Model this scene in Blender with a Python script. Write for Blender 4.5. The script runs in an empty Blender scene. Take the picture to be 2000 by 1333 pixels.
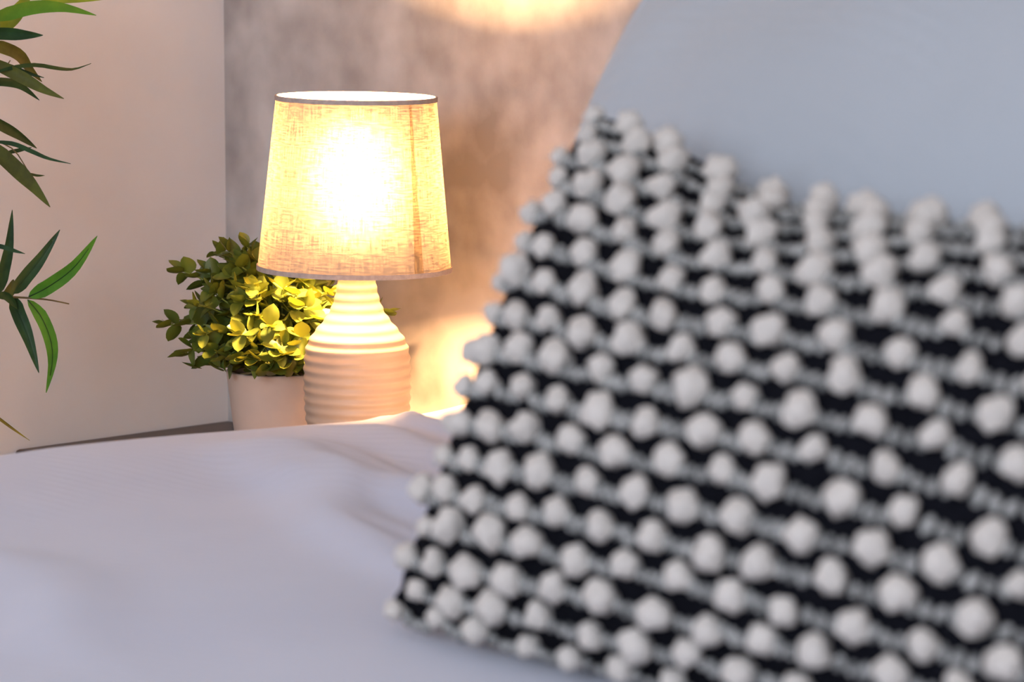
import bpy, bmesh, math, random
from math import sin, cos, pi, sqrt, radians, exp
from mathutils import Vector, Matrix, noise

# ------------------------------------------------------------------ camera
scene = bpy.context.scene
C = scene.collection
YAW = radians(45)                 # view direction between the two walls of the corner
FPX = 7000.0                      # focal length in pixels of the 2000 x 1333 frame
PITCH = math.atan(876.0 / FPX)
CAM = Vector((-2.578, -3.027, 1.0846))
Rv = Vector((cos(YAW), -sin(YAW), 0))
Fv = Vector((sin(YAW), cos(YAW), 0))
Zv = Vector((0, 0, 1))
Vv = Fv * cos(PITCH) - Zv * sin(PITCH)
Uv = Fv * sin(PITCH) + Zv * cos(PITCH)

cam_data = bpy.data.cameras.new('camera')
cam = bpy.data.objects.new('camera', cam_data)
C.objects.link(cam)
cam.matrix_world = Matrix(((Rv.x, Uv.x, -Vv.x, CAM.x), (Rv.y, Uv.y, -Vv.y, CAM.y),
                           (Rv.z, Uv.z, -Vv.z, CAM.z), (0, 0, 0, 1)))
cam_data.sensor_width = 36.0
cam_data.lens = 36.0 * FPX / 2000.0
cam_data.clip_start = 0.05
cam_data.dof.use_dof = True
cam_data.dof.focus_distance = 3.56
cam_data.dof.aperture_fstop = 7.0
scene.camera = cam

# ------------------------------------------------------------------ world, daylight, exposure
world = bpy.data.worlds.new('world'); scene.world = world
world.use_nodes = True
bg = world.node_tree.nodes['Background']
bg.inputs[0].default_value = (0.62, 0.78, 1.0, 1); bg.inputs[1].default_value = 1.0

def area_light(name, loc, direction, sx, sy, power, color):
    d = bpy.data.lights.new(name, 'AREA'); d.shape = 'RECTANGLE'; d.size = sx; d.size_y = sy
    d.energy = power; d.color = color
    o = bpy.data.objects.new(name, d); C.objects.link(o)
    o.location = loc; o.rotation_euler = Vector(direction).to_track_quat('-Z', 'Y').to_euler()
    return o
WIN_Y0, WIN_Y1, WIN_Z0, WIN_Z1 = -3.95, -1.75, 1.15, 2.4
area_light('window_daylight', (-4.32, (WIN_Y0 + WIN_Y1) / 2, (WIN_Z0 + WIN_Z1) / 2), (1, 0.25, -0.35),
           WIN_Y1 - WIN_Y0 - 0.1, WIN_Z1 - WIN_Z0 - 0.1, 87, (0.78, 0.86, 1.0))
LAMP_W = 66.0                     # the bedside lamp's bulb
WARM = (1.0, 0.54, 0.225)

scene.view_settings.view_transform = 'Standard'
scene.view_settings.look = 'None'
scene.view_settings.gamma = 1.0
scene.view_settings.use_curve_mapping = False
scene.view_settings.exposure = 0.35
scene.cycles.use_denoising = True
scene.cycles.max_bounces = 10
scene.cycles.sample_clamp_indirect = 6.0

# ------------------------------------------------------------------ helpers
def ray(px, py):
    return (Vv + Rv * ((px - 1000.0) / FPX) + Uv * ((666.5 - py) / FPX))
def at_depth(px, py, d):          # d: horizontal distance along the view
    r = ray(px, py); return CAM + r * (d / r.dot(Fv))
def at_z(px, py, z):
    r = ray(px, py); return CAM + r * ((z - CAM.z) / r.z)
def at_plane(px, py, p, n):
    r = ray(px, py); return CAM + r * ((p - CAM).dot(n) / r.dot(n))

def wloc(o):
    v = Vector((0, 0, 0))
    while o: v += o.location; o = o.parent
    return v
def link(name, me, mat, parent=None, smooth=True):
    o = bpy.data.objects.new(name, me); C.objects.link(o)
    if mat is not None and not me.materials: me.materials.append(mat)
    if smooth:
        me.polygons.foreach_set('use_smooth', [True] * len(me.polygons))
    if parent: o.parent = parent
    return o
def build(name, verts, faces, mat, parent=None, smooth=True, uvs=None):
    off = wloc(parent) if parent else Vector((0, 0, 0))
    me = bpy.data.meshes.new(name)
    me.from_pydata([tuple(Vector(v) - off) for v in verts], [], faces)
    if uvs:
        uvl = me.uv_layers.new(name='UVMap')
        for l in me.loops: uvl.data[l.index].uv = uvs[l.vertex_index]
    me.update()
    return link(name, me, mat, parent, smooth)
def empty(name, loc):
    o = bpy.data.objects.new(name, None); C.objects.link(o); o.location = loc
    o.empty_display_size = 0.05
    return o
def tag(o, label=None, cat=None, group=None, kind=None):
    if label: o['label'] = label
    if cat: o['category'] = cat
    if group: o['group'] = group
    if kind: o['kind'] = kind
    return o
def bevel(o, w=0.004, seg=2):
    m = o.modifiers.new('bevel', 'BEVEL'); m.width = w; m.segments = seg; m.limit_method = 'ANGLE'
    return o
def box_geo(x0, x1, y0, y1, z0, z1, V=None, F=None):
    V = [] if V is None else V; F = [] if F is None else F
    b = len(V)
    V += [(x, y, z) for z in (z0, z1) for y in (y0, y1) for x in (x0, x1)]
    F += [tuple(b + i for i in f) for f in ((0, 2, 3, 1), (4, 5, 7, 6), (0, 1, 5, 4), (2, 6, 7, 3), (0, 4, 6, 2), (1, 3, 7, 5))]
    return V, F
def box(name, b, mat, parent=None, bev=0.004):
    o = build(name, *box_geo(*b), mat, parent, smooth=False)
    if bev: bevel(o, bev)
    return o
def lathe_geo(profile, c, seg=64, tilt=None, closed=False):
    """profile: list of (r, z); c: centre; returns verts, faces, uvs"""
    V, F, UV = [], [], []
    n = len(profile)
    for i, (r, z) in enumerate(profile):
        for k in range(seg):
            a = 2 * pi * k / seg
            p = Vector((r * cos(a), r * sin(a), z))
            if tilt: p = tilt @ p
            V.append(Vector(c) + p); UV.append((k / seg, i / max(1, n - 1)))
    for i in range(n - 1 + (1 if closed else 0)):
        j = (i + 1) % n
        for k in range(seg):
            k2 = (k + 1) % seg
            F.append((i * seg + k, i * seg + k2, j * seg + k2, j * seg + k))
    return V, F, UV
def tube_geo(pts, rads, seg=8, V=None, F=None):
    V = [] if V is None else V; F = [] if F is None else F
    b = len(V); n = len(pts)
    for i, p in enumerate(pts):
        t = (pts[min(i + 1, n - 1)] - pts[max(i - 1, 0)]).normalized()
        a = t.cross(Vector((0.31, 0.22, 0.92)))
        if a.length < 1e-4: a = t.cross(Vector((1, 0, 0)))
        a.normalize(); c = t.cross(a)
        r = rads[i] if isinstance(rads, (list, tuple)) else rads
        for k in range(seg):
            V.append(p + (a * cos(2 * pi * k / seg) + c * sin(2 * pi * k / seg)) * r)
    for i in range(n - 1):
        for k in range(seg):
            k2 = (k + 1) % seg
            F.append((b + i * seg + k, b + i * seg + k2, b + (i + 1) * seg + k2, b + (i + 1) * seg + k))
    F.append(tuple(b + k for k in range(seg))[::-1]); F.append(tuple(b + (n - 1) * seg + k for k in range(seg)))
    return V, F
def smoothstep(a, b, x):
    t = max(0.0, min(1.0, (x - a) / (b - a))); return t * t * (3 - 2 * t)
def lerp(a, b, t): return a + (b - a) * t
def spline(pts, t):               # Catmull-Rom through pts, t in 0..1
    n = len(pts) - 1
    x = min(max(t, 0), 1) * n; i = min(int(x), n - 1); f = x - i
    p0, p1, p2, p3 = pts[max(i - 1, 0)], pts[i], pts[i + 1], pts[min(i + 2, n)]
    return 0.5 * ((2 * p1) + (p2 - p0) * f + (2 * p0 - 5 * p1 + 4 * p2 - p3) * f * f + (3 * p1 - p0 - 3 * p2 + p3) * f ** 3)

# ------------------------------------------------------------------ materials
class NT:
    def __init__(s, name):
        s.m = bpy.data.materials.new(name); s.m.use_nodes = True
        s.t = s.m.node_tree; s.n = s.t.nodes; s.l = s.t.links
        s.bsdf = s.n['Principled BSDF']; s.out = s.n['Material Output']
    def node(s, kind, **kw):
        x = s.n.new(kind)
        for k, v in kw.items():
            if k.startswith('i_'):
                key = k[2:]
                x.inputs[int(key) if key.isdigit() else key.replace('_', ' ')].default_value = v
            else: setattr(x, k, v)
        return x
    def link(s, a, b): s.l.new(a, b)
    def coords(s, which='Object', scale=(1, 1, 1), rot=(0, 0, 0)):
        tc = s.node('ShaderNodeTexCoord'); mp = s.node('ShaderNodeMapping')
        mp.inputs['Scale'].default_value = scale; mp.inputs['Rotation'].default_value = rot
        s.link(tc.outputs[which], mp.inputs['Vector']); return mp.outputs[0]
    def noise(s, vec, scale, detail=4, rough=0.55, dist=0.0):
        x = s.node('ShaderNodeTexNoise'); x.inputs['Scale'].default_value = scale
        x.inputs['Detail'].default_value = detail; x.inputs['Roughness'].default_value = rough
        x.inputs['Distortion'].default_value = dist
        if vec: s.link(vec, x.inputs['Vector'])
        return x.outputs['Fac']
    def ramp(s, fac, stops):
        x = s.node('ShaderNodeValToRGB'); e = x.color_ramp.elements
        while len(e) < len(stops): e.new(0.5)
        for el, (p, c) in zip(e, stops): el.position = p; el.color = (*c, 1)
        s.link(fac, x.inputs[0]); return x.outputs[0]
    def bump(s, h, strength=0.3, dist=0.002):
        x = s.node('ShaderNodeBump'); x.inputs['Strength'].default_value = strength; x.inputs['Distance'].default_value = dist
        s.link(h, x.inputs['Height']); s.link(x.outputs[0], s.bsdf.inputs['Normal']); return x.outputs[0]
    def set(s, color=None, rough=None, spec=None):
        if color is not None: s.bsdf.inputs['Base Color'].default_value = (*color, 1)
        if rough is not None: s.bsdf.inputs['Roughness'].default_value = rough
        if spec is not None: s.bsdf.inputs['Specular IOR Level'].default_value = spec
        return s
def noisy(name, c0, c1, scale=40, rough=0.6, spec=0.3, bstr=0.15, bdist=0.001, bscale=None, detail=5, lo=0.35, hi=0.65):
    n = NT(name).set(rough=rough, spec=spec)
    co = n.coords()
    n.link(n.ramp(n.noise(co, scale, detail), [(lo, c0), (hi, c1)]), n.bsdf.inputs['Base Color'])
    if bstr: n.bump(n.noise(co, bscale or scale * 3, 4), bstr, bdist)
    return n.m

# limewashed grey plaster: soft clouds in two sizes
n = NT('plaster_grey').set(rough=0.85, spec=0.15)
co = n.coords()
big = n.noise(co, 6.5, 3, 0.5, 0.1); fine = n.noise(co, 26, 5, 0.6)
mx = n.node('ShaderNodeMath', operation='MULTIPLY_ADD'); mx.inputs[1].default_value = 0.20
n.link(fine, mx.inputs[0]); n.link(big, mx.inputs[2])
n.link(n.ramp(mx.outputs[0], [(0.44, (0.25, 0.232, 0.226)), (0.60, (0.40, 0.377, 0.363)), (0.76, (0.54, 0.513, 0.492))]), n.bsdf.inputs['Base Color'])
n.bump(n.noise(co, 120, 5), 0.12, 0.001)
M_PLASTER = n.m
M_WHITEWALL = noisy('white_paint', (0.69, 0.672, 0.668), (0.73, 0.712, 0.708), 6, 0.7, 0.2, 0.08, 0.0008, 180)
M_CEIL = noisy('ceiling_paint', (0.72, 0.72, 0.71), (0.76, 0.76, 0.75), 6, 0.85, 0.1, 0.05, 0.001, 120)
M_FRAME = noisy('window_paint', (0.74, 0.74, 0.74), (0.8, 0.8, 0.8), 12, 0.4, 0.4, 0.02)
n = NT('floor_oak').set(rough=0.45, spec=0.35)
co = n.coords(scale=(1.2, 14, 1))
n.link(n.ramp(n.noise(co, 5, 8, 0.6, 0.4), [(0.3, (0.17, 0.10, 0.06)), (0.7, (0.32, 0.21, 0.13))]), n.bsdf.inputs['Base Color'])
M_FLOOR = n.m
n = NT('walnut').set(rough=0.38, spec=0.4)
co = n.coords(scale=(3, 40, 40))
n.link(n.ramp(n.noise(co, 4, 8, 0.6, 0.5), [(0.3, (0.030, 0.016, 0.010)), (0.7, (0.085, 0.045, 0.026))]), n.bsdf.inputs['Base Color'])
M_WALNUT = n.m
M_STEEL = NT('brushed_steel').set((0.55, 0.55, 0.56), 0.3).m
M_STEEL.node_tree.nodes['Principled BSDF'].inputs['Metallic'].default_value = 1.0

def fabric(name, c0, c1, wave_scale, rot, wstr, sheen=0.25, nscale=420, nmask=3.0):
    n = NT(name).set(rough=0.92, spec=0.08)
    co = n.coords()
    n.link(n.ramp(n.noise(co, 5, 3), [(0.3, c0), (0.7, c1)]), n.bsdf.inputs['Base Color'])
    n.bsdf.inputs['Sheen Weight'].default_value = sheen; n.bsdf.inputs['Sheen Roughness'].default_value = 0.6
    cr = n.coords(rot=rot)
    w = n.node('ShaderNodeTexWave', wave_type='BANDS', bands_direction='X')
    w.inputs['Scale'].default_value = wave_scale; w.inputs['Distortion'].default_value = 2.2
    w.inputs['Detail'].default_value = 2; w.inputs['Detail Scale'].default_value = 0.6
    n.link(cr, w.inputs['Vector'])
    mk = n.noise(co, nmask, 2); mr = n.node('ShaderNodeMapRange'); mr.inputs[1].default_value = 0.42; mr.inputs[2].default_value = 0.62
    n.link(mk, mr.inputs[0])
    mu = n.node('ShaderNodeMath', operation='MULTIPLY'); n.link(w.outputs['Fac'], mu.inputs[0]); n.link(mr.outputs[0], mu.inputs[1])
    ad = n.node('ShaderNodeMath', operation='MULTIPLY_ADD'); ad.inputs[1].default_value = 0.5
    n.link(n.noise(co, nscale, 2), ad.inputs[0]); n.link(mu.outputs[0], ad.inputs[2])
    n.bump(ad.outputs[0], wstr, 0.0016)
    return n.m
M_DUVET = fabric('duvet_cotton', (0.515, 0.518, 0.615), (0.555, 0.556, 0.65), 22, (0, 0, radians(-12)), 0.2, nmask=2.2)
M_PILLOW = fabric('pillow_cotton', (0.385, 0.402, 0.430), (0.415, 0.432, 0.460), 26, (radians(40), 0, radians(20)), 0.45, nmask=1.6)
M_PILLOW2 = fabric('pillow_cotton_back', (0.50, 0.50, 0.58), (0.53, 0.53, 0.61), 26, (0, radians(40), 0), 0.3)
M_MATTRESS = fabric('mattress_ticking', (0.66, 0.66, 0.68), (0.7, 0.7, 0.72), 20, (0, 0, 0), 0.2)
M_KNIT = noisy('black_knit', (0.0025, 0.0025, 0.004), (0.007, 0.007, 0.010), 260, 0.95, 0.05, 0.5, 0.0015, 420)
M_POM = noisy('cream_pom_yarn', (0.80, 0.715, 0.64), (0.92, 0.84, 0.765), 160, 0.95, 0.05, 0.6, 0.0022, 240)
M_YARN = noisy('cream_loop_yarn', (0.13, 0.13, 0.125), (0.46, 0.44, 0.415), 190, 0.95, 0.05, 0.6, 0.0018, 300)

M_CERAMIC = noisy('cream_ceramic', (0.37, 0.283, 0.22), (0.41, 0.316, 0.247), 14, 0.42, 0.4, 0.03, 0.0005, 60)
M_POT = noisy('pot_ceramic', (0.52, 0.405, 0.335), (0.56, 0.44, 0.365), 30, 0.6, 0.3, 0.06, 0.0005, 120)
M_SOIL = noisy('dark_soil', (0.012, 0.009, 0.006), (0.04, 0.03, 0.02), 120, 0.95, 0.1, 0.8, 0.004, 160)

# linen of the lamp shade: woven threads, lets light through
def shade_material(name, thin, dark, seam=False):
    n = NT(name)
    uv = n.coords('UV')
    def threads(sx, sy):
        mp = n.node('ShaderNodeMapping'); mp.inputs['Scale'].default_value = (sx, sy, 1); n.link(uv, mp.inputs[0])
        return n.noise(mp.outputs[0], 1.0, 2, 0.6)
    a = threads(270, 8); b = threads(20, 110)
    s = n.node('ShaderNodeMath', operation='ADD'); n.link(a, s.inputs[0]); n.link(b, s.inputs[1])
    col = n.ramp(s.outputs[0], [(0.80 / 2 + 0.0, dark), (0.62, thin)])
    s2 = n.node('ShaderNodeMath', operation='MULTIPLY'); s2.inputs[1].default_value = 0.5
    n.link(s.outputs[0], s2.inputs[0])
    n.l.remove(n.l[-1]) if False else None
    for nd in n.n:
        if nd.type == 'VALTORGB': n.link(s2.outputs[0], nd.inputs[0])
    tr = n.node('ShaderNodeBsdfTranslucent'); df = n.node('ShaderNodeBsdfDiffuse')
    df.inputs['Color'].default_value = (0.60, 0.52, 0.42, 1)
    n.link(col, tr.inputs['Color'])
    # part of the light goes nearly straight on through the weave: the soft hot spot in front of the bulb
    rf = n.node('ShaderNodeBsdfRefraction'); rf.inputs['IOR'].default_value = 1.45; rf.inputs['Roughness'].default_value = 1.0
    n.link(col, rf.inputs['Color'])
    m0 = n.node('ShaderNodeMixShader'); m0.inputs[0].default_value = 0.6
    n.link(tr.outputs[0], m0.inputs[1]); n.link(rf.outputs[0], m0.inputs[2])
    mix = n.node('ShaderNodeMixShader'); mix.inputs[0].default_value = 0.5
    n.link(df.outputs[0], mix.inputs[1]); n.link(m0.outputs[0], mix.inputs[2]); n.link(mix.outputs[0], n.out.inputs['Surface'])
    return n.m
M_SHADE = shade_material('shade_linen', (0.058, 0.0425, 0.027), (0.014, 0.0095, 0.0052))
n = NT('shade_seam')
tp = n.node('ShaderNodeBsdfTransparent'); tp.inputs[0].default_value = (0.80, 0.72, 0.58, 1)
df = n.node('ShaderNodeBsdfDiffuse'); df.inputs[0].default_value = (0.5, 0.40, 0.28, 1)
mix = n.node('ShaderNodeMixShader'); mix.inputs[0].default_value = 0.22
n.link(tp.outputs[0], mix.inputs[1]); n.link(df.outputs[0], mix.inputs[2]); n.link(mix.outputs[0], n.out.inputs['Surface']); M_SEAM = n.m
M_TAPE = noisy('shade_tape', (0.40, 0.31, 0.27), (0.48, 0.38, 0.33), 200, 0.9, 0.1, 0.2)
def bulb_material(name, watts, r):
    n = NT(name)
    em = n.node('ShaderNodeEmission'); em.inputs[0].default_value = (*WARM, 1)
    em.inputs[1].default_value = watts / (4 * pi * pi * r * r)
    n.link(em.outputs[0], n.out.inputs['Surface']); return n.m
M_BULB = bulb_material('bulb_glow', LAMP_W, 0.0345)

def leaf_material(name, stops, trans, tcol, rough=0.45):
    n = NT(name).set(rough=rough, spec=0.35)
    oi = n.node('ShaderNodeObjectInfo')
    co = n.coords()
    nz = n.noise(co, 140, 3)
    ad = n.node('ShaderNodeMath', operation='MULTIPLY_ADD'); ad.inputs[1].default_value = 0.35
    n.link(nz, ad.inputs[0]); n.link(oi.outputs['Random'], ad.inputs[2])
    sb = n.node('ShaderNodeMath', operation='SUBTRACT'); sb.inputs[1].default_value = 0.17; n.link(ad.outputs[0], sb.inputs[0])
    col = n.ramp(sb.outputs[0], stops)
    n.link(col, n.bsdf.inputs['Base Color'])
    tr = n.node('ShaderNodeBsdfTranslucent'); tr.inputs[0].default_value = (*tcol, 1)
    mix = n.node('ShaderNodeMixShader'); mix.inputs[0].default_value = trans
    n.link(n.bsdf.outputs[0], mix.inputs[1]); n.link(tr.outputs[0], mix.inputs[2]); n.link(mix.outputs[0], n.out.inputs['Surface'])
    return n.m
M_EUC = leaf_material('eucalyptus_leaf', [(0.0, (0.055, 0.082, 0.012)), (0.45, (0.085, 0.118, 0.015)), (1.0, (0.14, 0.175, 0.022))], 0.14, (0.30, 0.31, 0.02))
M_EUCSTEM = noisy('eucalyptus_stem', (0.16, 0.19, 0.03), (0.26, 0.28, 0.06), 90, 0.6, 0.3, 0.1)
M_BAM_D = noisy('bamboo_leaf_dark', (0.010, 0.036, 0.007), (0.022, 0.062, 0.012), 60, 0.5, 0.3, 0.1)
M_BAM_B = noisy('bamboo_leaf_bright', (0.055, 0.17, 0.010), (0.085, 0.23, 0.014), 50, 0.5, 0.3, 0.1)
M_BAM_O = noisy('bamboo_leaf_olive', (0.065, 0.065, 0.012), (0.11, 0.12, 0.016), 50, 0.55, 0.3, 0.1)
M_BAM_Y = noisy('bamboo_leaf_yellow', (0.17, 0.22, 0.012), (0.25, 0.31, 0.02), 50, 0.5, 0.3, 0.1)
M_BAMSTEM = noisy('bamboo_cane', (0.10, 0.075, 0.03), (0.16, 0.13, 0.05), 60, 0.5, 0.3, 0.1)
M_PLANTER = noisy('planter_grey', (0.10, 0.10, 0.10), (0.16, 0.16, 0.16), 30, 0.8, 0.2, 0.2)

# ------------------------------------------------------------------ room shell
XW, YW, ZC = -4.4, -4.2, 2.5
def struct(name, b, mat, bev=0):
    return tag(box(name, b, mat, None, bev), kind='structure')
struct('floor', (XW - .15, 0.15, YW - .15, 0.15, -0.1, 0.0), M_FLOOR)
struct('ceiling', (XW - .15, 0.15, YW - .15, 0.15, ZC, ZC + 0.1), M_CEIL)
w = struct('wall_back', (0.0, 0.15, YW, 0.0, 0, ZC), M_PLASTER); w['label'] = 'limewashed grey plaster wall behind the lit lamp'
w = struct('wall_left', (XW, 0.15, 0.0, 0.15, 0, ZC), M_WHITEWALL); w['label'] = 'plain white painted wall behind the bamboo leaves'
struct('wall_right', (XW, 0.15, YW - 0.15, YW, 0, ZC), M_WHITEWALL)
V, F = [], []
box_geo(XW - .15, XW, YW, WIN_Y0, 0, ZC, V, F); box_geo(XW - .15, XW, WIN_Y1, 0, 0, ZC, V, F)
box_geo(XW - .15, XW, WIN_Y0, WIN_Y1, 0, WIN_Z0, V, F); box_geo(XW - .15, XW, WIN_Y0, WIN_Y1, WIN_Z1, ZC, V, F)
tag(build('wall_front', V, F, M_WHITEWALL, None, False), kind='structure')
V, F = [], []
xa, xb = XW - 0.11, XW - 0.05
for (y0, y1, z0, z1) in ((WIN_Y0, WIN_Y0 + .06, WIN_Z0, WIN_Z1), (WIN_Y1 - .06, WIN_Y1, WIN_Z0, WIN_Z1),
                         (WIN_Y0 + .06, WIN_Y1 - .06, WIN_Z0, WIN_Z0 + .06), (WIN_Y0 + .06, WIN_Y1 - .06, WIN_Z1 - .06, WIN_Z1),
                         ((WIN_Y0 + WIN_Y1) / 2 - .03, (WIN_Y0 + WIN_Y1) / 2 + .03, WIN_Z0 + .06, WIN_Z1 - .06)):
    box_geo(xa, xb, y0, y1, z0, z1, V, F)
win = tag(build('window_1', V, F, M_FRAME, None, False), kind='structure')
n = NT('pane_glass'); tp = n.node('ShaderNodeBsdfTransparent'); gl = n.node('ShaderNodeBsdfGlossy'); gl.inputs['Roughness'].default_value = 0.02
mix = n.node('ShaderNodeMixShader'); mix.inputs[0].default_value = 0.06
n.link(tp.outputs[0], mix.inputs[1]); n.link(gl.outputs[0], mix.inputs[2]); n.link(mix.outputs[0], n.out.inputs['Surface']); M_GLASS = n.m
ym = (WIN_Y0 + WIN_Y1) / 2
box('pane', (XW - .085, XW - .08, WIN_Y0 + .06, ym - .03, WIN_Z0 + .06, WIN_Z1 - .06), M_GLASS, win, 0)
box('pane', (XW - .085, XW - .08, ym + .03, WIN_Y1 - .06, WIN_Z0 + .06, WIN_Z1 - .06), M_GLASS, win, 0)
struct('baseboard_left', (XW, 0, -0.015, 0.0, 0, 0.09), M_FRAME)
struct('baseboard_back', (-0.015, 0, YW, -0.015, 0, 0.09), M_FRAME)

# ------------------------------------------------------------------ bed
NZ = 0.50                          # top of the bedside table
BY1, BY0 = -0.604, -2.21           # far and near side of the mattress
BX0, BX1 = -2.05, -0.03
bed = tag(empty('bed', ((BX0 + BX1) / 2, (BY0 + BY1) / 2, 0)), 'bed with a pale mattress on dark wood under the lavender cover', 'bed')
box('bed_base', (BX0, BX1, BY0, BY1, 0.10, 0.30), M_WALNUT, bed, 0.006)
box('mattress', (BX0 + .01, BX1, BY0 + .01, BY1 - .01, 0.302, 0.545), M_MATTRESS, bed, 0.03)
for x in (BX0 + .08, BX1 - .08):
    for y in (BY0 + .08, BY1 - .08):
        V, F, _ = lathe_geo([(0.0, 0.0), (0.02, 0.0), (0.03, 0.10), (0.0, 0.10)], (x, y, 0.0), 16)
        build('leg', V, F, M_WALNUT, bed)

ridges = [   # point px, second point px, height, half width (the soft folds of the cover)
    ((520, 905), (860, 1000), 0.012, 0.045),
    ((700, 850), (960, 905), 0.005, 0.030),
    ((560, 960), (770, 1075), 0.0045, 0.018),
    ((600, 945), (800, 1050), 0.0045, 0.016),
    ((500, 940), (800, 1120), 0.005, 0.022),
    ((20, 1080), (200, 1190), 0.0025, 0.034),
    ((-60, 1090), (170, 1240), 0.003, 0.032),
    ((780, 818), (940, 850), 0.006, 0.018),
    ((600, 890), (900, 960), 0.004, 0.02),
]
RG = []
for a, b, h, w in ridges:
    pa, pb = at_z(*a, 0.607), at_z(*b, 0.607); pa.z = pb.z = 0
    RG.append((pa, pb, (pb - pa), h, w))
EDGE_R = 0.055
DIPX = at_z(600, 822, 0.607).x
def bed_h(x, y):
    z = 0.6056
    for pa, pb, d, h, w in RG:
        L = d.length; t = d / L
        q = Vector((x, y, 0)) - pa; s = q.dot(t) / L; e = q.dot(Vector((-t.y, t.x, 0)))
        wob = 0.012 * sin(s * 5 + h * 900)
        z += 1.9 * h * exp(-((e + wob) / w) ** 2) * smoothstep(-0.35, 0.15, s) * (1 - smoothstep(0.85, 1.5, s))
    z += 0.010 * noise.noise(Vector((x * 2.2, y * 2.2, 3.1))) + 0.003 * noise.noise(Vector((x * 7, y * 5, 1.7)))
    z += 0.011 * smoothstep(-0.20, -0.60, x) * smoothstep(-0.91, -0.66, y)
    z -= 0.0065 * exp(-((x - DIPX) / 0.22) ** 2) * smoothstep(-1.0, -0.72, y)
    z += 0.020 * smoothstep(-0.30, -0.08, x) * smoothstep(-1.36, -0.76, y)
    return z
nx = 190
ys = []
ny = 150
top0, top1 = BY0 - 0.02, BY1 + 0.02
xs = [lerp(BX0 - 0.02, BX1 - 0.006, i / (nx - 1)) for i in range(nx)]
rows = []
def prof(t):                       # across the bed: near hem, top, far hem
    return t
sections = []
for k in range(14): sections.append(('near', k / 14))
for k in range(ny): sections.append(('top', k / (ny - 1)))
for k in range(1, 15): sections.append(('far', k / 14))
V, F = [], []
for x in xs:
    for kind, t in sections:
        if kind == 'top':
            y = lerp(top0 + EDGE_R, top1 - EDGE_R, t); z = bed_h(x, y)
        else:
            sg = 1 if kind == 'far' else -1
            yc = (top1 - EDGE_R) if sg > 0 else (top0 + EDGE_R)
            zt = bed_h(x, yc)
            q = t if kind == 'far' else 1 - t
            arc = 0.45
            if q < arc:
                a = q / arc * pi / 2; y = yc + sg * EDGE_R * sin(a); z = zt - EDGE_R * (1 - cos(a))
            else:
                s = (q - arc) / (1 - arc)
                y = yc + sg * (EDGE_R + 0.008 * sin(x * 17 + 1) * s); z = lerp(zt - EDGE_R, 0.33 + 0.01 * sin(x * 9), s)
        V.append((x, y, z))
m = len(sections)
for i in range(len(xs) - 1):
    for k in range(m - 1):
        F.append((i * m + k, (i + 1) * m + k, (i + 1) * m + k + 1, i * m + k + 1))
duvet = build('duvet', V, F, M_DUVET)
sm = duvet.modifiers.new('thickness', 'SOLIDIFY'); sm.thickness = 0.014; sm.offset = -1
tag(duvet, 'pale lavender cotton duvet with soft wrinkles spread over the bed', 'duvet')

# ------------------------------------------------------------------ bedside table
TX0, TX1, TY0, TY1 = -0.30, -0.004, -0.555, -0.004
tb = tag(empty('bedside_table', ((TX0 + TX1) / 2, (TY0 + TY1) / 2, 0)), 'dark walnut bedside table in the corner under the lamp', 'table')
box('table_top', (TX0, TX1, TY0, TY1, NZ - 0.022, NZ), M_WALNUT, tb, 0.004)
box('cabinet', (TX0 + .015, TX1 - .012, TY0 + .015, TY1 - .015, 0.14, NZ - 0.022), M_WALNUT, tb, 0.003)
for k in range(2):
    z0 = 0.15 + k * 0.165
    dr = box('drawer', (TX0 + .001, TX0 + .016, TY0 + .025, TY1 - .025, z0, z0 + 0.155), M_WALNUT, tb, 0.003)
    V, F, _ = lathe_geo([(0.0, 0.0), (0.005, 0.0), (0.005, 0.012), (0.012, 0.015), (0.012, 0.022), (0.0, 0.024)],
                        (TX0 + .001, (TY0 + TY1) / 2, z0 + 0.078), 16, Matrix.Rotation(-pi / 2, 3, 'Y'))
    build('knob', V, F, M_STEEL, dr)
for x in (TX0 + .04, TX1 - .04):
    for y in (TY0 + .04, TY1 - .04):
        V, F, _ = lathe_geo([(0.0, 0.0), (0.012, 0.0), (0.02, 0.14), (0.0, 0.14)], (x, y, 0.0), 14)
        build('leg', V, F, M_WALNUT, tb)

# ------------------------------------------------------------------ table lamp
DL = 3.5
Lp = at_depth(698, 800, DL); LX, LY = Lp.x, Lp.y
def z_at(px, py, d): return at_depth(px, py, d).z
lamp = tag(empty('table_lamp', (LX, LY, NZ)), 'lit table lamp with ribbed cream ceramic base and tapered linen shade', 'lamp')
# base profile from the outline: (radius in px, row)
pr = [(36.5, 520), (37.9, 545), (41, 568), (47, 591), (56, 611), (65.5, 624), (76.5, 637.4), (85, 647), (92.5, 657), (99.8, 670), (103.8, 683.5),
      (105.7, 700), (106.4, 716), (106.8, 749), (105.7, 782), (103.8, 812), (100, 845), (95, 872), (90, 893)]
mpp = 0.5e-3
zb0 = NZ + 0.001
zs = [(r * mpp, z_at(698, y, DL)) for r, y in pr]
zlow = zs[-1][1]
pts = [Vector((r, z, 0)) for r, z in zs]
zt_l = zs[0][1]
def r_lin(z):
    for (r0, z0), (r1, z1) in zip(zs, zs[1:]):
        if z1 <= z <= z0: return lerp(r0, r1, (z0 - z) / (z0 - z1))
    return zs[0][0] if z > zs[0][1] else zs[-1][0]
fine = []
N = 240
RIB = 0.0100
for i in range(N + 1):
    z = lerp(zt_l, zlow, i / N)
    r = sum(r_lin(z + 0.0015 * k) for k in range(-3, 4)) / 7
    rib = 0.5 + 0.5 * cos(2 * pi * (z - NZ) / RIB)
    neck = lerp(1.0, 0.55, smoothstep(zs[6][1], zs[2][1], z))
    fine.append((r - 0.0014 * neck * (1 - rib), z))
zfoot = fine[-1][1]
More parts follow.
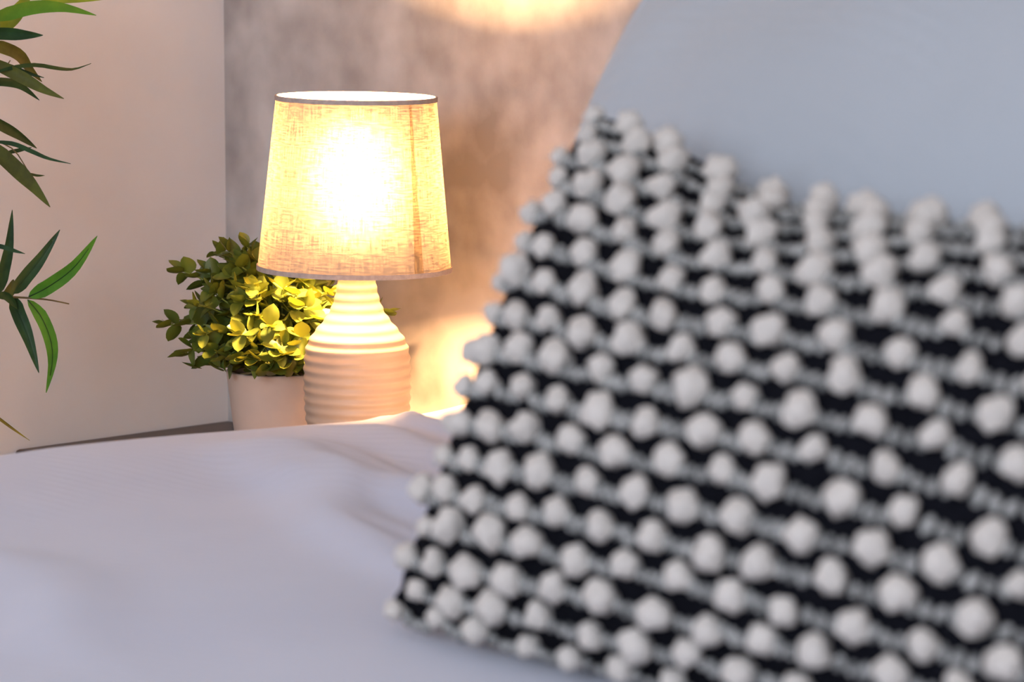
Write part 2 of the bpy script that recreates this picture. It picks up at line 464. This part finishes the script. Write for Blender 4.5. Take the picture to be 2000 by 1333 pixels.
prof_l = [(0.0, fine[0][1])] + fine
rf = fine[-1][0]
if zfoot > NZ + 0.004:
    prof_l += [(rf - 0.002, lerp(zfoot, NZ, 0.6)), (rf - 0.005, NZ + 0.0005)]
prof_l += [(0.0, NZ + 0.0005)]
V, F, _ = lathe_geo(prof_l, (LX, LY, 0), 72)
build('lamp_base', V, F, M_CERAMIC, lamp)
# shade
SH_T, SH_B = z_at(691, 192, DL), z_at(700, 523, DL)
R_T, R_B = 157 * mpp, 190 * mpp
tilt = (Matrix.Rotation(radians(0.9), 3, Fv)).to_3x3()
zc = (SH_T + SH_B) / 2; hh = (SH_T - SH_B) / 2
SC = Vector((LX, LY, zc)) - Rv * (1.5 * mpp)
prof_s = [(lerp(R_B, R_T, t), lerp(-hh, hh, t)) for t in [i / 12 for i in range(13)]]
V, F, UV = lathe_geo(prof_s, SC, 96, tilt)
# own UV seam: add a duplicate column is not needed, threads are noise; use angle mirrored
uvs = [((0.5 - abs(u - 0.5)) * 2, v) for u, v in UV]
shade = build('lamp_shade', V, F, M_SHADE, lamp, uvs=uvs)
def ring(name, r, z, h, t, mat, parent):
    V, F, _ = lathe_geo([(r + t, z - h), (r + t, z + h), (r - t, z + h), (r - t, z - h)], SC, 96, tilt, closed=True)
    return build(name, V, F, mat, parent, smooth=False)
ring('shade_trim', R_T, hh, 0.0023, 0.0011, M_TAPE, shade)
ring('shade_trim', R_B, -hh, 0.0024, 0.0011, M_TAPE, shade)
# overlapping seam strip on the fabric, at px ~ 800 (top) .. 820 (bottom)
ang0 = math.atan2(-Fv.y, -Fv.x)
def shade_pt(a, t, off):
    r = lerp(R_B, R_T, t) + off
    return SC + tilt @ Vector((r * cos(a), r * sin(a), lerp(-hh, hh, t)))
seam_a = ang0 + math.asin(0.70)
V, F, UV = [], [], []
for i in range(13):
    t = i / 12 * 0.98 + 0.01
    for k in range(5):
        wd = lerp(0.13, 0.035, t ** 0.8)
        V.append(shade_pt(seam_a - wd / 2 + wd * k / 4 - 0.02, t, 0.0006)); UV.append((0.3 + 0.02 * k / 4, t))
for i in range(12):
    for k in range(4): F.append((i * 5 + k, i * 5 + k + 1, (i + 1) * 5 + k + 1, (i + 1) * 5 + k))
build('seam', V, F, M_SEAM, shade, uvs=UV)
# frame: spider ring, socket and bulb
V, F = [], []
zr = SH_B + 0.028
for k in range(3):
    a = k * 2 * pi / 3 + 0.4
    tube_geo([Vector((LX + 0.016 * cos(a), LY + 0.016 * sin(a), zr)), Vector((LX + 0.088 * cos(a), LY + 0.088 * sin(a), zr + 0.004))], 0.0012, 6, V, F)
build('shade_carrier', V, F, M_STEEL, lamp)
V, F, _ = lathe_geo([(0.0, zt_l - 0.002), (0.014, zt_l - 0.002), (0.014, zr - 0.012), (0.018, zr - 0.008), (0.018, zr + 0.002), (0.013, zr + 0.004), (0.013, zr + 0.012), (0, zr + 0.012)], (LX, LY, 0), 24)
build('bulb_socket', V, F, M_FRAME, lamp)
zbulb = z_at(698, 352, DL)
BH, BR_ = 0.050, 0.024            # a long frosted bulb
gp = [(0.0, zbulb - BH - 0.012), (0.012, zbulb - BH - 0.010), (0.013, zbulb - BH + 0.002)] + [(BR_ * sin(q) ** 0.8, zbulb - BH * cos(q)) for q in [0.5 + (pi - 0.5) * i / 14 for i in range(14)]] + [(0.0, zbulb + BH)]
V, F, _ = lathe_geo(gp, (LX, LY, 0), 28)
build('bulb', V, F, M_BULB, lamp)

# ------------------------------------------------------------------ potted eucalyptus
rnd = random.Random(7)
DP = 3.63
Pp = at_depth(545, 800, DP); PX, PY = Pp.x, Pp.y
plant = tag(empty('potted_plant', (PX, PY, NZ)), 'bushy round-leaved green plant in a blush pot beside the lamp', 'plant')
zrim = z_at(545, 722, DP)
pp = DP / FPX
R1, R2 = 104 * pp, 80 * pp
V, F, _ = lathe_geo([(0.0, NZ + .0005), (R2 - .004, NZ + .0005), (R2, NZ + 0.004), (lerp(R2, R1, .5), lerp(NZ, zrim, .5)), (R1 - .0008, zrim - 0.004), (R1, zrim - 0.001), (R1 - .001, zrim),
                     (R1 - .004, zrim), (R1 - .005, zrim - 0.002), (R1 - 0.009, zrim - 0.022), (0.0, zrim - 0.022)], (PX, PY, 0), 64)
build('pot', V, F, M_POT, plant)
V, F = [], []
for i in range(7):
    for k in range(28):
        r = (R1 - 0.0095) * i / 6; a = 2 * pi * k / 28
        V.append((PX + r * cos(a), PY + r * sin(a), zrim - 0.016 + 0.004 * noise.noise(Vector((r * 200 * cos(a), r * 200 * sin(a), 0))) + 0.010 * (1 - i / 6)))
for i in range(6):
    for k in range(28): F.append((i * 28 + k, i * 28 + (k + 1) % 28, (i + 1) * 28 + (k + 1) % 28, (i + 1) * 28 + k))
build('soil', V, F, M_SOIL, plant)

def leaf_mesh(name, L, W, cup, curl, pw, mat):
    V, F = [], []
    n1 = 7
    for i in range(n1):
        t = i / (n1 - 1)
        w = W * 0.5 * (sin(pi * t ** pw) ** 0.62 if 0 < t < 1 else 0.0)
        if i == 0: w = W * 0.05
        for k in (-1, -0.5, 0, 0.5, 1):
            V.append((t * L, k * w, cup * (k * w) ** 2 / (W * 0.5) + curl * L * (t * t - 0.5 * t)))
    for i in range(n1 - 1):
        for k in range(4): F.append((i * 5 + k, i * 5 + k + 1, (i + 1) * 5 + k + 1, (i + 1) * 5 + k))
    me = bpy.data.meshes.new(name); me.from_pydata(V, [], F); me.update()
    me.materials.append(mat); me.polygons.foreach_set('use_smooth', [True] * len(me.polygons))
    return me
EL = [leaf_mesh('round_leaf', 0.0185, 0.0150, 0.32, 0.18, 0.80, M_EUC), leaf_mesh('round_leaf', 0.0170, 0.0145, 0.45, -0.2, 0.76, M_EUC),
      leaf_mesh('round_leaf', 0.0205, 0.0140, 0.30, 0.3, 0.85, M_EUC), leaf_mesh('round_leaf', 0.0125, 0.0095, 0.6, 0.25, 0.85, M_EUC)]
nleaf = 0
LEAF_CAP = 298
extraV, extraF = [], []
def add_leaf(stem, pos, dirv, up, mesh_i, sc):
    global nleaf
    tipp = pos + dirv.normalized() * 0.02 * sc
    for q in (pos, pos.lerp(tipp, 0.5), tipp):
        dl = sqrt((q.x - LX) ** 2 + (q.y - LY) ** 2)
        if dl < (0.066 if q.z < SH_B - 0.015 else 0.108) or q.x > -0.006 or q.y > -0.006: return
    x = dirv.normalized(); y = up.cross(x)
    if y.length < 1e-3: y = Vector((1, 0, 0)).cross(x)
    y.normalize(); z = x.cross(y)
    Mx = Matrix(((x.x, y.x, z.x, 0), (x.y, y.y, z.y, 0), (x.z, y.z, z.z, 0), (0, 0, 0, 1))) @ Matrix.Scale(sc, 4)
    if stem is not None and nleaf < LEAF_CAP:
        o = bpy.data.objects.new('leaf', EL[mesh_i]); C.objects.link(o); o.parent = stem
        p = pos - Vector((PX, PY, NZ))
        o.matrix_local = Matrix.Translation(p) @ Mx
        nleaf += 1
    else:
        b = len(extraV)
        for v in EL[mesh_i].vertices: extraV.append(pos + (Mx @ v.co))
        for f in EL[mesh_i].polygons: extraF.append(tuple(b + i for i in f.vertices))
specs = []
# hand-set sprigs seen against the walls: tip px, tip row, depth offset
for px, py, dd in ((330, 636, 0.0), (356, 530, 0.01), (362, 690, -0.03), (432, 498, 0.03), (448, 492, 0.0), (482, 482, 0.0), (385, 600, 0.05),
                   (400, 655, -0.06), (415, 570, -0.03), (505, 500, 0.05), (752, 612, 0.04), (440, 700, -0.07), (500, 705, -0.085), (560, 710, -0.085),
                   (470, 655, -0.085), (530, 640, -0.09), (590, 660, -0.08), (600, 600, -0.07), (640, 575, -0.04), (560, 560, -0.06), (500, 575, -0.06),
                   (450, 540, -0.02), (540, 515, -0.02), (600, 530, -0.02), (650, 640, 0.0), (600, 700, -0.08), (480, 700, -0.08), (525, 712, -0.075), (575, 690, -0.09), (420, 690, -0.05), (455, 705, -0.05), (545, 690, -0.095), (640, 560, 0.03), (660, 600, 0.05)):
    specs.append((at_depth(px, py, DP + dd), True))
for k in range(34):
    a = rnd.uniform(0, 2 * pi); e = rnd.uniform(0.15, 1.4)
    r = rnd.uniform(0.075, 0.11)
    specs.append((Vector((PX + r * cos(a) * cos(e), PY + r * sin(a) * cos(e), zrim + 0.012 + 0.125 * sin(e) * rnd.uniform(.75, 1))), False))
for tip, main in specs:
    tip.x = min(tip.x, -0.02); tip.y = min(tip.y, -0.02)
    dl = sqrt((tip.x - LX) ** 2 + (tip.y - LY) ** 2)
    if dl < (0.06 if tip.z < SH_B - 0.015 else 0.104): continue
    a = rnd.uniform(0, 2 * pi); r0 = rnd.uniform(0.0, 0.02)
    base = Vector((PX + r0 * cos(a), PY + r0 * sin(a), zrim - 0.008))
    out = tip - base
    mid = base + out * 0.5 + Vector((0, 0, 0.022 + 0.15 * max(0, 0.06 - out.z)))
    ctrl = [base, lerp(base, mid, 0.55) + Vector((0, 0, 0.004)), mid, lerp(mid, tip, 0.6) + Vector((rnd.uniform(-.004, .004), rnd.uniform(-.004, .004), 0.004)), tip]
    P = [spline(ctrl, i / 10) for i in range(11)]
    V, F = tube_geo(P, [0.0013 - 0.0007 * i / 10 for i in range(11)], 5)
    st = build('stem', V, F, M_EUCSTEM, plant)
    L = sum((P[i + 1] - P[i]).length for i in range(10))
    nn = max(3, int(L / 0.0175))
    t0 = 0.30
    for q in range(nn):
        t = lerp(t0, 0.97, q / (nn - 1)); pos = spline(ctrl, t)
        tang = (spline(ctrl, min(1, t + .02)) - spline(ctrl, t - .02)).normalized()
        side = tang.cross(Vector((rnd.uniform(-.3, .3), rnd.uniform(-.3, .3), 1))).normalized()
        if q % 2: side = tang.cross(side).normalized()
        sc = lerp(1.45, 1.0, t) * rnd.uniform(.85, 1.15)
        for sgn in (1, -1):
            d = (side * sgn * 0.85 + tang * rnd.uniform(.35, .8) + Vector((0, 0, rnd.uniform(-.1, .3))))
            inner = (t < 0.42) or (not main and t < 0.6)
            add_leaf(None if inner else st, pos, d, Vector((rnd.uniform(-.5, .5), rnd.uniform(-.5, .5), 1)).normalized() + tang * .3, rnd.choice((0, 0, 1, 2)), sc)
    add_leaf(st, tip, tang + Vector((0, 0, .25)), Vector((rnd.uniform(-.4, .4), rnd.uniform(-.4, .4), 1)), 3, rnd.uniform(1.3, 1.7))
# filler leaves deep in the bush
for k in range(340):
    a = rnd.uniform(0, 2 * pi); e = rnd.uniform(-0.05, 1.45) if k > 90 else rnd.uniform(-0.02, 0.25); r = rnd.uniform(0.02, 0.085)
    pos = Vector((PX + r * cos(a) * cos(e), PY + r * sin(a) * cos(e), zrim + 0.004 + 1.15 * r * sin(e)))
    add_leaf(None, pos, Vector((cos(a), sin(a), rnd.uniform(-.4, .8))), Vector((rnd.uniform(-.6, .6), rnd.uniform(-.6, .6), 1)), rnd.choice((0, 1, 2)), rnd.uniform(1.1, 1.4))
for k in range(70):              # low leaves that lie over the rim
    a = rnd.uniform(0, 2 * pi); r = rnd.uniform(0.036, 0.058)
    pos = Vector((PX + r * cos(a), PY + r * sin(a), zrim + rnd.uniform(0.002, 0.016)))
    add_leaf(None, pos, Vector((cos(a + rnd.uniform(-.6, .6)), sin(a + rnd.uniform(-.6, .6)), rnd.uniform(-.25, .5))), Vector((cos(a) * .6, sin(a) * .6, 1)), rnd.choice((0, 1)), rnd.uniform(.9, 1.2))
inner = build('inner_leaves', extraV, extraF, M_EUC, plant); inner['kind'] = 'stuff'

# ------------------------------------------------------------------ tall bamboo plant, reaching in from the left
BPX, BPY = -0.555, -0.225
bam = tag(empty('bamboo_plant', (BPX, BPY, 0)), 'tall artificial bamboo with long narrow green leaves against the white wall', 'plant')
V, F, _ = lathe_geo([(0.0, 0.0005), (0.07, 0.0005), (0.075, 0.01), (0.095, 0.22), (0.098, 0.225), (0.090, 0.225), (0.085, 0.19), (0.0, 0.19)], (BPX, BPY, 0), 40)
build('planter', V, F, M_PLANTER, bam)
V, F, _ = lathe_geo([(0.0, 0.208), (0.05, 0.204), (0.0862, 0.196)], (BPX, BPY, 0), 32)
build('soil', V, F, M_SOIL, bam)
canes = []
for k, (dx, dy, lean) in enumerate(((0.0, 0.0, 0.00), (-0.035, 0.03, -0.02), (0.03, -0.03, 0.012), (-0.02, -0.04, -0.03))):
    P = [Vector((BPX + dx + lean * (z / 1.6) + 0.006 * sin(z * 4 + k), BPY + dy + 0.004 * cos(z * 5 + k), z)) for z in [0.19 + 1.55 * i / 24 for i in range(25)]]
    V, F = tube_geo(P, [0.0048 + (0.0012 if i % 4 == 0 else 0) - 0.0018 * i / 24 for i in range(25)], 10)
    canes.append((build('cane', V, F, M_BAMSTEM, bam), P))
def blade(pxs, width, mat, d0, d1, fold=0.35, name='leaf', rib=False):
    """pxs: centre line; width in px; depths at root and tip; a folded, arching blade"""
    n0 = len(pxs) - 1
    ctrl = [at_depth(px, py, lerp(d0, d1, i / n0)) for i, (px, py) in enumerate(pxs)]
    n1 = 14; V, F = [], []
    wm = width * 0.5e-3 * 0.5
    for i in range(n1):
        t = i / (n1 - 1)
        p = spline(ctrl, t); tg = (spline(ctrl, min(1, t + .03)) - spline(ctrl, max(0, t - .03))).normalized()
        nrm = (CAM - p).normalized(); nrm = (nrm - tg * nrm.dot(tg)).normalized()
        sd = tg.cross(nrm).normalized()
        w = wm * min(1, (t / 0.22) ** 0.6 if t > 0 else 0.06) * (1 - max(0, (t - 0.45) / 0.55) ** 1.7)
        w = max(w, 0.0003)
        for k in (-1, -0.5, 0, 0.5, 1):
            V.append(p + sd * (k * w) - nrm * (fold * w * (1 - abs(k)) * (1 if k else 1.0)))
    for i in range(n1 - 1):
        for k in range(4): F.append((i * 5 + k, i * 5 + k + 1, (i + 1) * 5 + k + 1, (i + 1) * 5 + k))
    o = build(name, V, F, mat, bam)
    if rib:
        P = [V[i * 5 + 2] + (CAM - V[i * 5 + 2]).normalized() * 0.0006 for i in range(n1 - 2)]
        a, b = tube_geo(P, [0.0006 - 0.0004 * i / n1 for i in range(n1 - 2)], 5)
        build('midrib', a, b, M_BAM_D, o)
    return o
D0 = 3.50
blade([(-22, 38), (20, 26), (70, 14), (125, 15), (188, 30)], 27, M_BAM_B, D0 - .02, D0 + .03, 0.25)
blade([(-8, 60), (20, 40), (42, 12), (62, -18)], 30, M_BAM_Y, D0 + .02, D0 + .05)
blade([(50, 8), (100, 3), (160, 1), (212, -2)], 9, M_BAM_Y, D0 + .03, D0 + .06)
blade([(-30, 66), (10, 66), (45, 68), (84, 69)], 24, M_BAM_D, D0 - .03, D0 - .05)
blade([(-30, 84), (5, 92), (38, 108), (58, 135), (82, 160)], 24, M_BAM_O, D0 + .02, D0 + .06)
blade([(-12, 90), (18, 100), (48, 116)], 20, M_BAM_Y, D0 + .03, D0 + .05)
blade([(-20, 145), (25, 132), (70, 127), (115, 134), (145, 135), (178, 124)], 8, M_BAM_D, D0 - .03, D0 + .03, 0.1)
blade([(-30, 112), (10, 134), (50, 155), (85, 175), (125, 193)], 24, M_BAM_O, D0 - .01, D0 - .04)
blade([(-25, 118), (10, 128), (45, 140), (86, 152)], 12, M_BAM_D, D0 + .01, D0 + .02)
blade([(-30, 162), (5, 160), (40, 168), (77, 196)], 17, M_BAM_D, D0 - .02, D0 + .01)
blade([(-30, 228), (0, 244), (35, 264), (72, 290)], 21, M_BAM_D, D0, D0 + .04)
blade([(-20, 276), (25, 281), (60, 295), (95, 310), (138, 320)], 9, M_BAM_D, D0 - .02, D0 - .05, 0.1)
blade([(14, 298), (36, 294), (62, 288)], 8, M_BAM_D, D0 + .02, D0 + .03, 0.1)
blade([(-30, 272), (5, 305), (40, 338), (68, 368), (98, 405)], 31, M_BAM_O, D0 + .01, D0 - .04, rib=False)
blade([(56, 339), (72, 343), (87, 343)], 5, M_BAM_D, D0, D0 + .01, 0.1)
blade([(0, 572), (8, 530), (18, 480), (24, 410)], 22, M_BAM_D, D0, D0 + .04)
blade([(27, 574), (48, 545), (80, 505), (117, 449)], 27, M_BAM_D, D0 - .02, D0 + .01, rib=True)
blade([(56, 580), (95, 560), (145, 522), (190, 461)], 29, M_BAM_B, D0 - .03, D0 - .06, 0.2, rib=True)
blade([(26, 580), (35, 610), (55, 660), (76, 729)], 28, M_BAM_D, D0 - .01, D0 - .04, rib=True)
blade([(54, 586), (80, 618), (99, 665), (102, 710), (90, 768)], 26, M_BAM_B, D0 - .03, D0 - .01, 0.2, rib=True)
blade([(-20, 476), (10, 484), (28, 490), (49, 496)], 9, M_BAM_D, D0 - .04, D0 - .05, 0.1)
blade([(8, 585), (22, 565), (26, 546)], 20, M_BAM_O, D0 + .01, D0 + .02)
blade([(-40, 790), (-10, 812), (25, 838), (58, 861)], 6, M_BAM_O, D0 - .02, D0 + .03, 0.1)
blade([(-6, 580), (10, 578), (24, 590), (34, 604)], 16, M_BAM_D, D0 - .03, D0 - .02)
# more leaves beyond the frame's left border
for k in range(26):
    c, P = canes[k % 4]
    p = P[rnd.randrange(9, 25)]
    a = rnd.uniform(pi * 0.55, pi * 1.45); Ln = rnd.uniform(.06, .10)
    q = [p + Vector((cos(a) * Ln * s, sin(a) * Ln * s * .6, 0.03 * s - 0.07 * s * s)) for s in (0, .35, .7, 1)]
    V, F = [], []
    for i in range(8):
        t = i / 7; pt = spline(q, t); w = max(0.0004, 0.0065 * sin(pi * min(1, t * .9 + .1)) ** .7)
        sd = Vector((-sin(a), cos(a), 0))
        for kk in (-1, 0, 1): V.append(pt + sd * kk * w - Vector((0, 0, 0.002 * (1 - abs(kk)))))
    for i in range(7):
        for kk in range(2): F.append((i * 3 + kk, i * 3 + kk + 1, (i + 1) * 3 + kk + 1, (i + 1) * 3 + kk))
    build('leaf', V, F, rnd.choice((M_BAM_D, M_BAM_B, M_BAM_O)), bam)
def twig(pxs, d0, d1, w):
    n0 = len(pxs) - 1
    ctrl = [at_depth(px, py, lerp(d0, d1, i / n0)) for i, (px, py) in enumerate(pxs)]
    c, P = min(canes, key=lambda cp: min((q - ctrl[0]).length for q in cp[1]))
    q = min(P, key=lambda s: (s - ctrl[0]).length)
    ctrl = [q] + ctrl
    pts = [spline(ctrl, i / 12) for i in range(13)]
    V, F = tube_geo(pts, [w * (1 - 0.6 * i / 12) for i in range(13)], 6)
    build('twig', V, F, M_BAMSTEM, bam)
twig([(-40, 575), (10, 580), (50, 582), (95, 586), (135, 594)], D0 - .02, D0, 0.0016)
twig([(-60, 60), (-25, 60), (0, 50)], D0 - .02, D0, 0.0016)
twig([(-70, 110), (-30, 110), (0, 140), (20, 118)], D0 - .02, D0, 0.0014)
twig([(-70, 170), (-25, 162)], D0 - .02, D0 - .02, 0.0013)
twig([(-80, 260), (-30, 265), (0, 278), (30, 296), (58, 340)], D0, D0 + .01, 0.0012)
twig([(-60, 480), (-18, 476)], D0 - .04, D0 - .04, 0.0012)
twig([(-90, 780), (-38, 790)], D0 - .02, D0 - .02, 0.0012)

# ------------------------------------------------------------------ pillows and cushion
def cushion_surface(BL, BR, TL, TR, T, sag_top=0.0, high=0.0, bulge_pow=(2.6, 0.55), inset=0.0, round_=0.0):
    def S(u, v, side=1, extra=0.0):
        uu, vv = u * 2 - 1, v * 2 - 1
        ui = 0.5 + 0.5 * uu * (1 - inset * (1 - vv * vv)) * sqrt(1 - round_ * vv ** 4 / 2); vi = 0.5 + 0.5 * vv * (1 - inset * (1 - uu * uu)) * sqrt(1 - round_ * uu ** 4 / 2)
        p = BL.lerp(BR, ui).lerp(TL.lerp(TR, ui), vi)
        p = p - Zv * (sag_top * smoothstep(0.0, 0.42, u) * v ** 1.5)
        N = ((BR - BL).cross(TL - BL)).normalized()
        if N.dot(CAM - BL) < 0: N = -N
        pw, q = bulge_pow
        vq = vv - high * (1 - vv * vv)
        th = T * ((1 - abs(uu) ** pw) * (1 - abs(vq) ** pw)) ** q
        return p + N * (side * th + extra)
    return S
def pillow_mesh(name, S, nu, nv, mat, parent, ridge=None, wr=0.0, seed=0.0):
    V, F = [], []
    idx = {}
    for side in (1, -1):
        for i in range(nu + 1):
            for j in range(nv + 1):
                u = 0.5 - 0.5 * cos(pi * i / nu); v = 0.5 - 0.5 * cos(pi * j / nv)
                edge = i in (0, nu) or j in (0, nv)
                if edge and side == -1: idx[(side, i, j)] = idx[(1, i, j)]; continue
                ex = 0.0
                if ridge and not edge: ex += ridge(u, v)
                if wr and not edge:
                    f = min(1.0, 8 * min(u, 1 - u, v, 1 - v))
                    ex += wr * f * (noise.noise(Vector((u * 3.1 + seed, v * 2.7, side * 3.0))) + 0.5 * noise.noise(Vector((u * 8 + seed, v * 6, side))))
                idx[(side, i, j)] = len(V); V.append(S(u, v, side, ex * side))
    for side in (1, -1):
        for i in range(nu):
            for j in range(nv):
                f = (idx[(side, i, j)], idx[(side, i + 1, j)], idx[(side, i + 1, j + 1)], idx[(side, i, j + 1)])
                F.append(f if side == 1 else f[::-1])
    return build(name, V, F, mat, parent)
def piping(name, S, mat, parent, r=0.003, n=40):
    P = [S(i / n, 0) for i in range(n)] + [S(1, i / n) for i in range(n)] + [S(1 - i / n, 1) for i in range(n)] + [S(0, 1 - i / n) for i in range(n)]
    P.append(P[0]); V, F = tube_geo(P, r, 6)
    return build(name, V, F, mat, parent)

BEDZ = 0.6136
# grey pillow
qb = at_z(908, 990, BEDZ)
kf = 0.945
gBL = CAM + (qb - CAM) * kf
gT = at_plane(1236, -48, gBL, Vector((0, 1, 0)))
e = Vector((0.02, -1, 0)).normalized()
gBR = gBL + e * 0.74 + Vector((0, 0, -0.01)); gTR = gT + e * 0.74 + Vector((0.0, 0, 0.075))
S1 = cushion_surface(gBL, gBR, gT, gTR, 0.125, inset=0.0, round_=0.26, bulge_pow=(2.0, 0.66))
pil = tag(empty('pillow', (gBL + gBR) / 2), 'large plain grey-blue pillow leaning behind the black and cream cushion', 'pillow', 'bed pillows')
pillow_mesh('pillow_body', S1, 56, 44, M_PILLOW, pil, wr=0.010, seed=1.0)
piping('piping', S1, M_PILLOW, pil, 0.0022)
# second pillow, almost hidden behind it
hBL = gBL + Vector((0.26, 0.165, 0.0)); hT = gT + Vector((0.26, 0.165, 0.05))
hBR = hBL + e * 0.74; hTR = hT + e * 0.74 + Vector((0, 0, 0.05))
S2 = cushion_surface(hBL, hBR, hT, hTR, 0.095, inset=0.0, round_=0.26, bulge_pow=(2.0, 0.66))
pil2 = tag(empty('pillow', (hBL + hBR) / 2), 'grey-mauve pillow, only its edge showing behind the plain grey-blue pillow', 'pillow', 'bed pillows')
pillow_mesh('pillow_body', S2, 40, 32, M_PILLOW2, pil2, wr=0.010, seed=5.0)

# black knitted cushion with cream pom-poms
cBL = at_z(762, 1205, BEDZ)
ce = Vector((-0.127, -0.99, 0)).normalized()
cn = Vector((0.99, -0.127, 0)).normalized()
cT = at_plane(1150, 225, cBL, ce)
W = 0.60
cBR = cBL + ce * W; cTR = cT + ce * W + Vector((0, 0, 0.0))
TH = 0.085
S3 = cushion_surface(cBL, cBR, cT, cTR, TH, sag_top=0.050, inset=0.02, bulge_pow=(2.3, 0.62), high=0.12)
cush = tag(empty('cushion', (cBL + cBR) / 2), 'black knitted cushion with rows of cream pom-poms in the foreground', 'cushion')
ROWS, COLS = 17, 13
# rows evenly spaced along the surface itself
_v = [i / 400 for i in range(401)]
_s = [0.0]
for i in range(400): _s.append(_s[-1] + (S3(0.4, _v[i + 1]) - S3(0.4, _v[i])).length)
rowv = []
for k in range(ROWS):
    want = lerp(0.035, 0.94, k / (ROWS - 1)) * _s[-1]
    rowv.append(next(_v[i] for i in range(401) if _s[i] >= want))
def knit_ridge(u, v):
    k = 0.0
    for i in range(ROWS - 1):
        if rowv[i] <= v <= rowv[i + 1]: k = (v - rowv[i]) / (rowv[i + 1] - rowv[i])
    return 0.0022 * (0.5 - 0.5 * cos(2 * pi * k)) + 0.0008 * sin(u * 240)
pillow_mesh('cushion_body', S3, 120, 170, M_KNIT, cush, ridge=knit_ridge)
# tuft shapes
PM = []
for s in range(6):
    bm = bmesh.new(); bmesh.ops.create_icosphere(bm, subdivisions=3, radius=1.0)
    for v in bm.verts:
        d = v.co.normalized()
        f = 1 + 0.30 * noise.noise(d * 1.7 + Vector((s * 7.3, 0, 0))) + 0.12 * noise.noise(d * 4.2 + Vector((0, s * 3.1, 0)))
        c = d * f
        # a tuft: wide and drooping at the bottom (-y), pinched where it is tied into the knit (-z)
        pin = 1 - 0.28 * max(0, -c.z)
        c = Vector((c.x * pin * (1 + 0.10 * max(0, -c.y)), c.y * pin, c.z))
        v.co = c
    me = bpy.data.meshes.new('pom_pom'); bm.to_mesh(me); bm.free()
    me.materials.append(M_POM); me.polygons.foreach_set('use_smooth', [True] * len(me.polygons)); PM.append(me)
rc = random.Random(21)
def frame_at(u, v):
    h = 0.004
    p = S3(u, v); a = S3(min(1, u + h), v) - S3(max(0, u - h), v); b = S3(u, min(1, v + h)) - S3(u, max(0, v - h))
    x = a.normalized(); nr = x.cross(b).normalized()
    N0 = ((cBR - cBL).cross(cT - cBL)).normalized()
    if N0.dot(CAM - cBL) < 0: N0 = -N0
    if nr.dot(N0) < 0: nr = -nr
    y = nr.cross(x).normalized()
    return p, x, y, nr
coff = wloc(cush)
for k, v0 in enumerate(rowv):
    us = []
    for j in range(COLS):
        if j == COLS - 1 and k % 2: continue
        u = lerp(0.028, 0.972, (j + 0.5 * (k % 2)) / (COLS - 1)) + rc.uniform(-.007, .007) + 0.004 * sin(k * 1.7)
        v = v0 + rc.uniform(-.006, .006)
        us.append(u)
        p, x, y, nr = frame_at(min(max(u, .01), .99), v)
        r = 0.0090 * rc.uniform(.86, 1.2) * (0.85 if j in (0, COLS - 1) else 1)
        if k in (0,): r *= 0.85
        sx, sy, sz = r * rc.uniform(.88, 1.1), r * rc.uniform(.9, 1.12), r * rc.uniform(.95, 1.15)
        ro = Matrix.Rotation(rc.uniform(-.9, .9), 4, 'Z')
        Mx = Matrix(((x.x, y.x, nr.x, 0), (x.y, y.y, nr.y, 0), (x.z, y.z, nr.z, 0), (0, 0, 0, 1)))
        o = bpy.data.objects.new('pom_pom', PM[rc.randrange(6)]); C.objects.link(o); o.parent = cush
        pc = p + nr * (r * 0.78) - coff + y * rc.uniform(-.002, .002)
        o.matrix_local = Matrix.Translation(pc) @ Mx @ ro @ Matrix.Diagonal((sx, sy, sz, 1))
    # the yarn that runs from tuft to tuft: a chain of small loops
    V, F = [], []
    nseg = (COLS - 1) * 5
    for q in range(nseg + 1):
        u = lerp(0.028, 0.972, (q + 2.5 * (k % 2)) / nseg)
        if u > 0.985: continue
        if q % 5 == 0: continue
        p, x, y, nr = frame_at(min(max(u, .004), .996), v0 - 0.010 + 0.006 * (abs((q % 5) - 2.5) - 1) * 0.6)
        c = p + nr * 0.0036
        b = len(V); rr = 0.0042 * rc.uniform(.8, 1.15)
        A, B = 6, 5
        tl = rc.uniform(-.5, .5)
        ax = (x * cos(tl) + y * sin(tl)); ay = (y * cos(tl) - x * sin(tl))
        for i in range(B + 1):
            th = pi * i / B
            for a in range(A):
                ph = 2 * pi * a / A
                V.append(c + ax * (rr * 0.95 * sin(th) * cos(ph)) + nr * (rr * 0.8 * sin(th) * sin(ph)) + ay * (rr * 1.35 * cos(th)))
        for i in range(B):
            for a in range(A):
                F.append((b + i * A + a, b + i * A + (a + 1) % A, b + (i + 1) * A + (a + 1) % A, b + (i + 1) * A + a))
    build('yarn_row', V, F, M_YARN, cush)
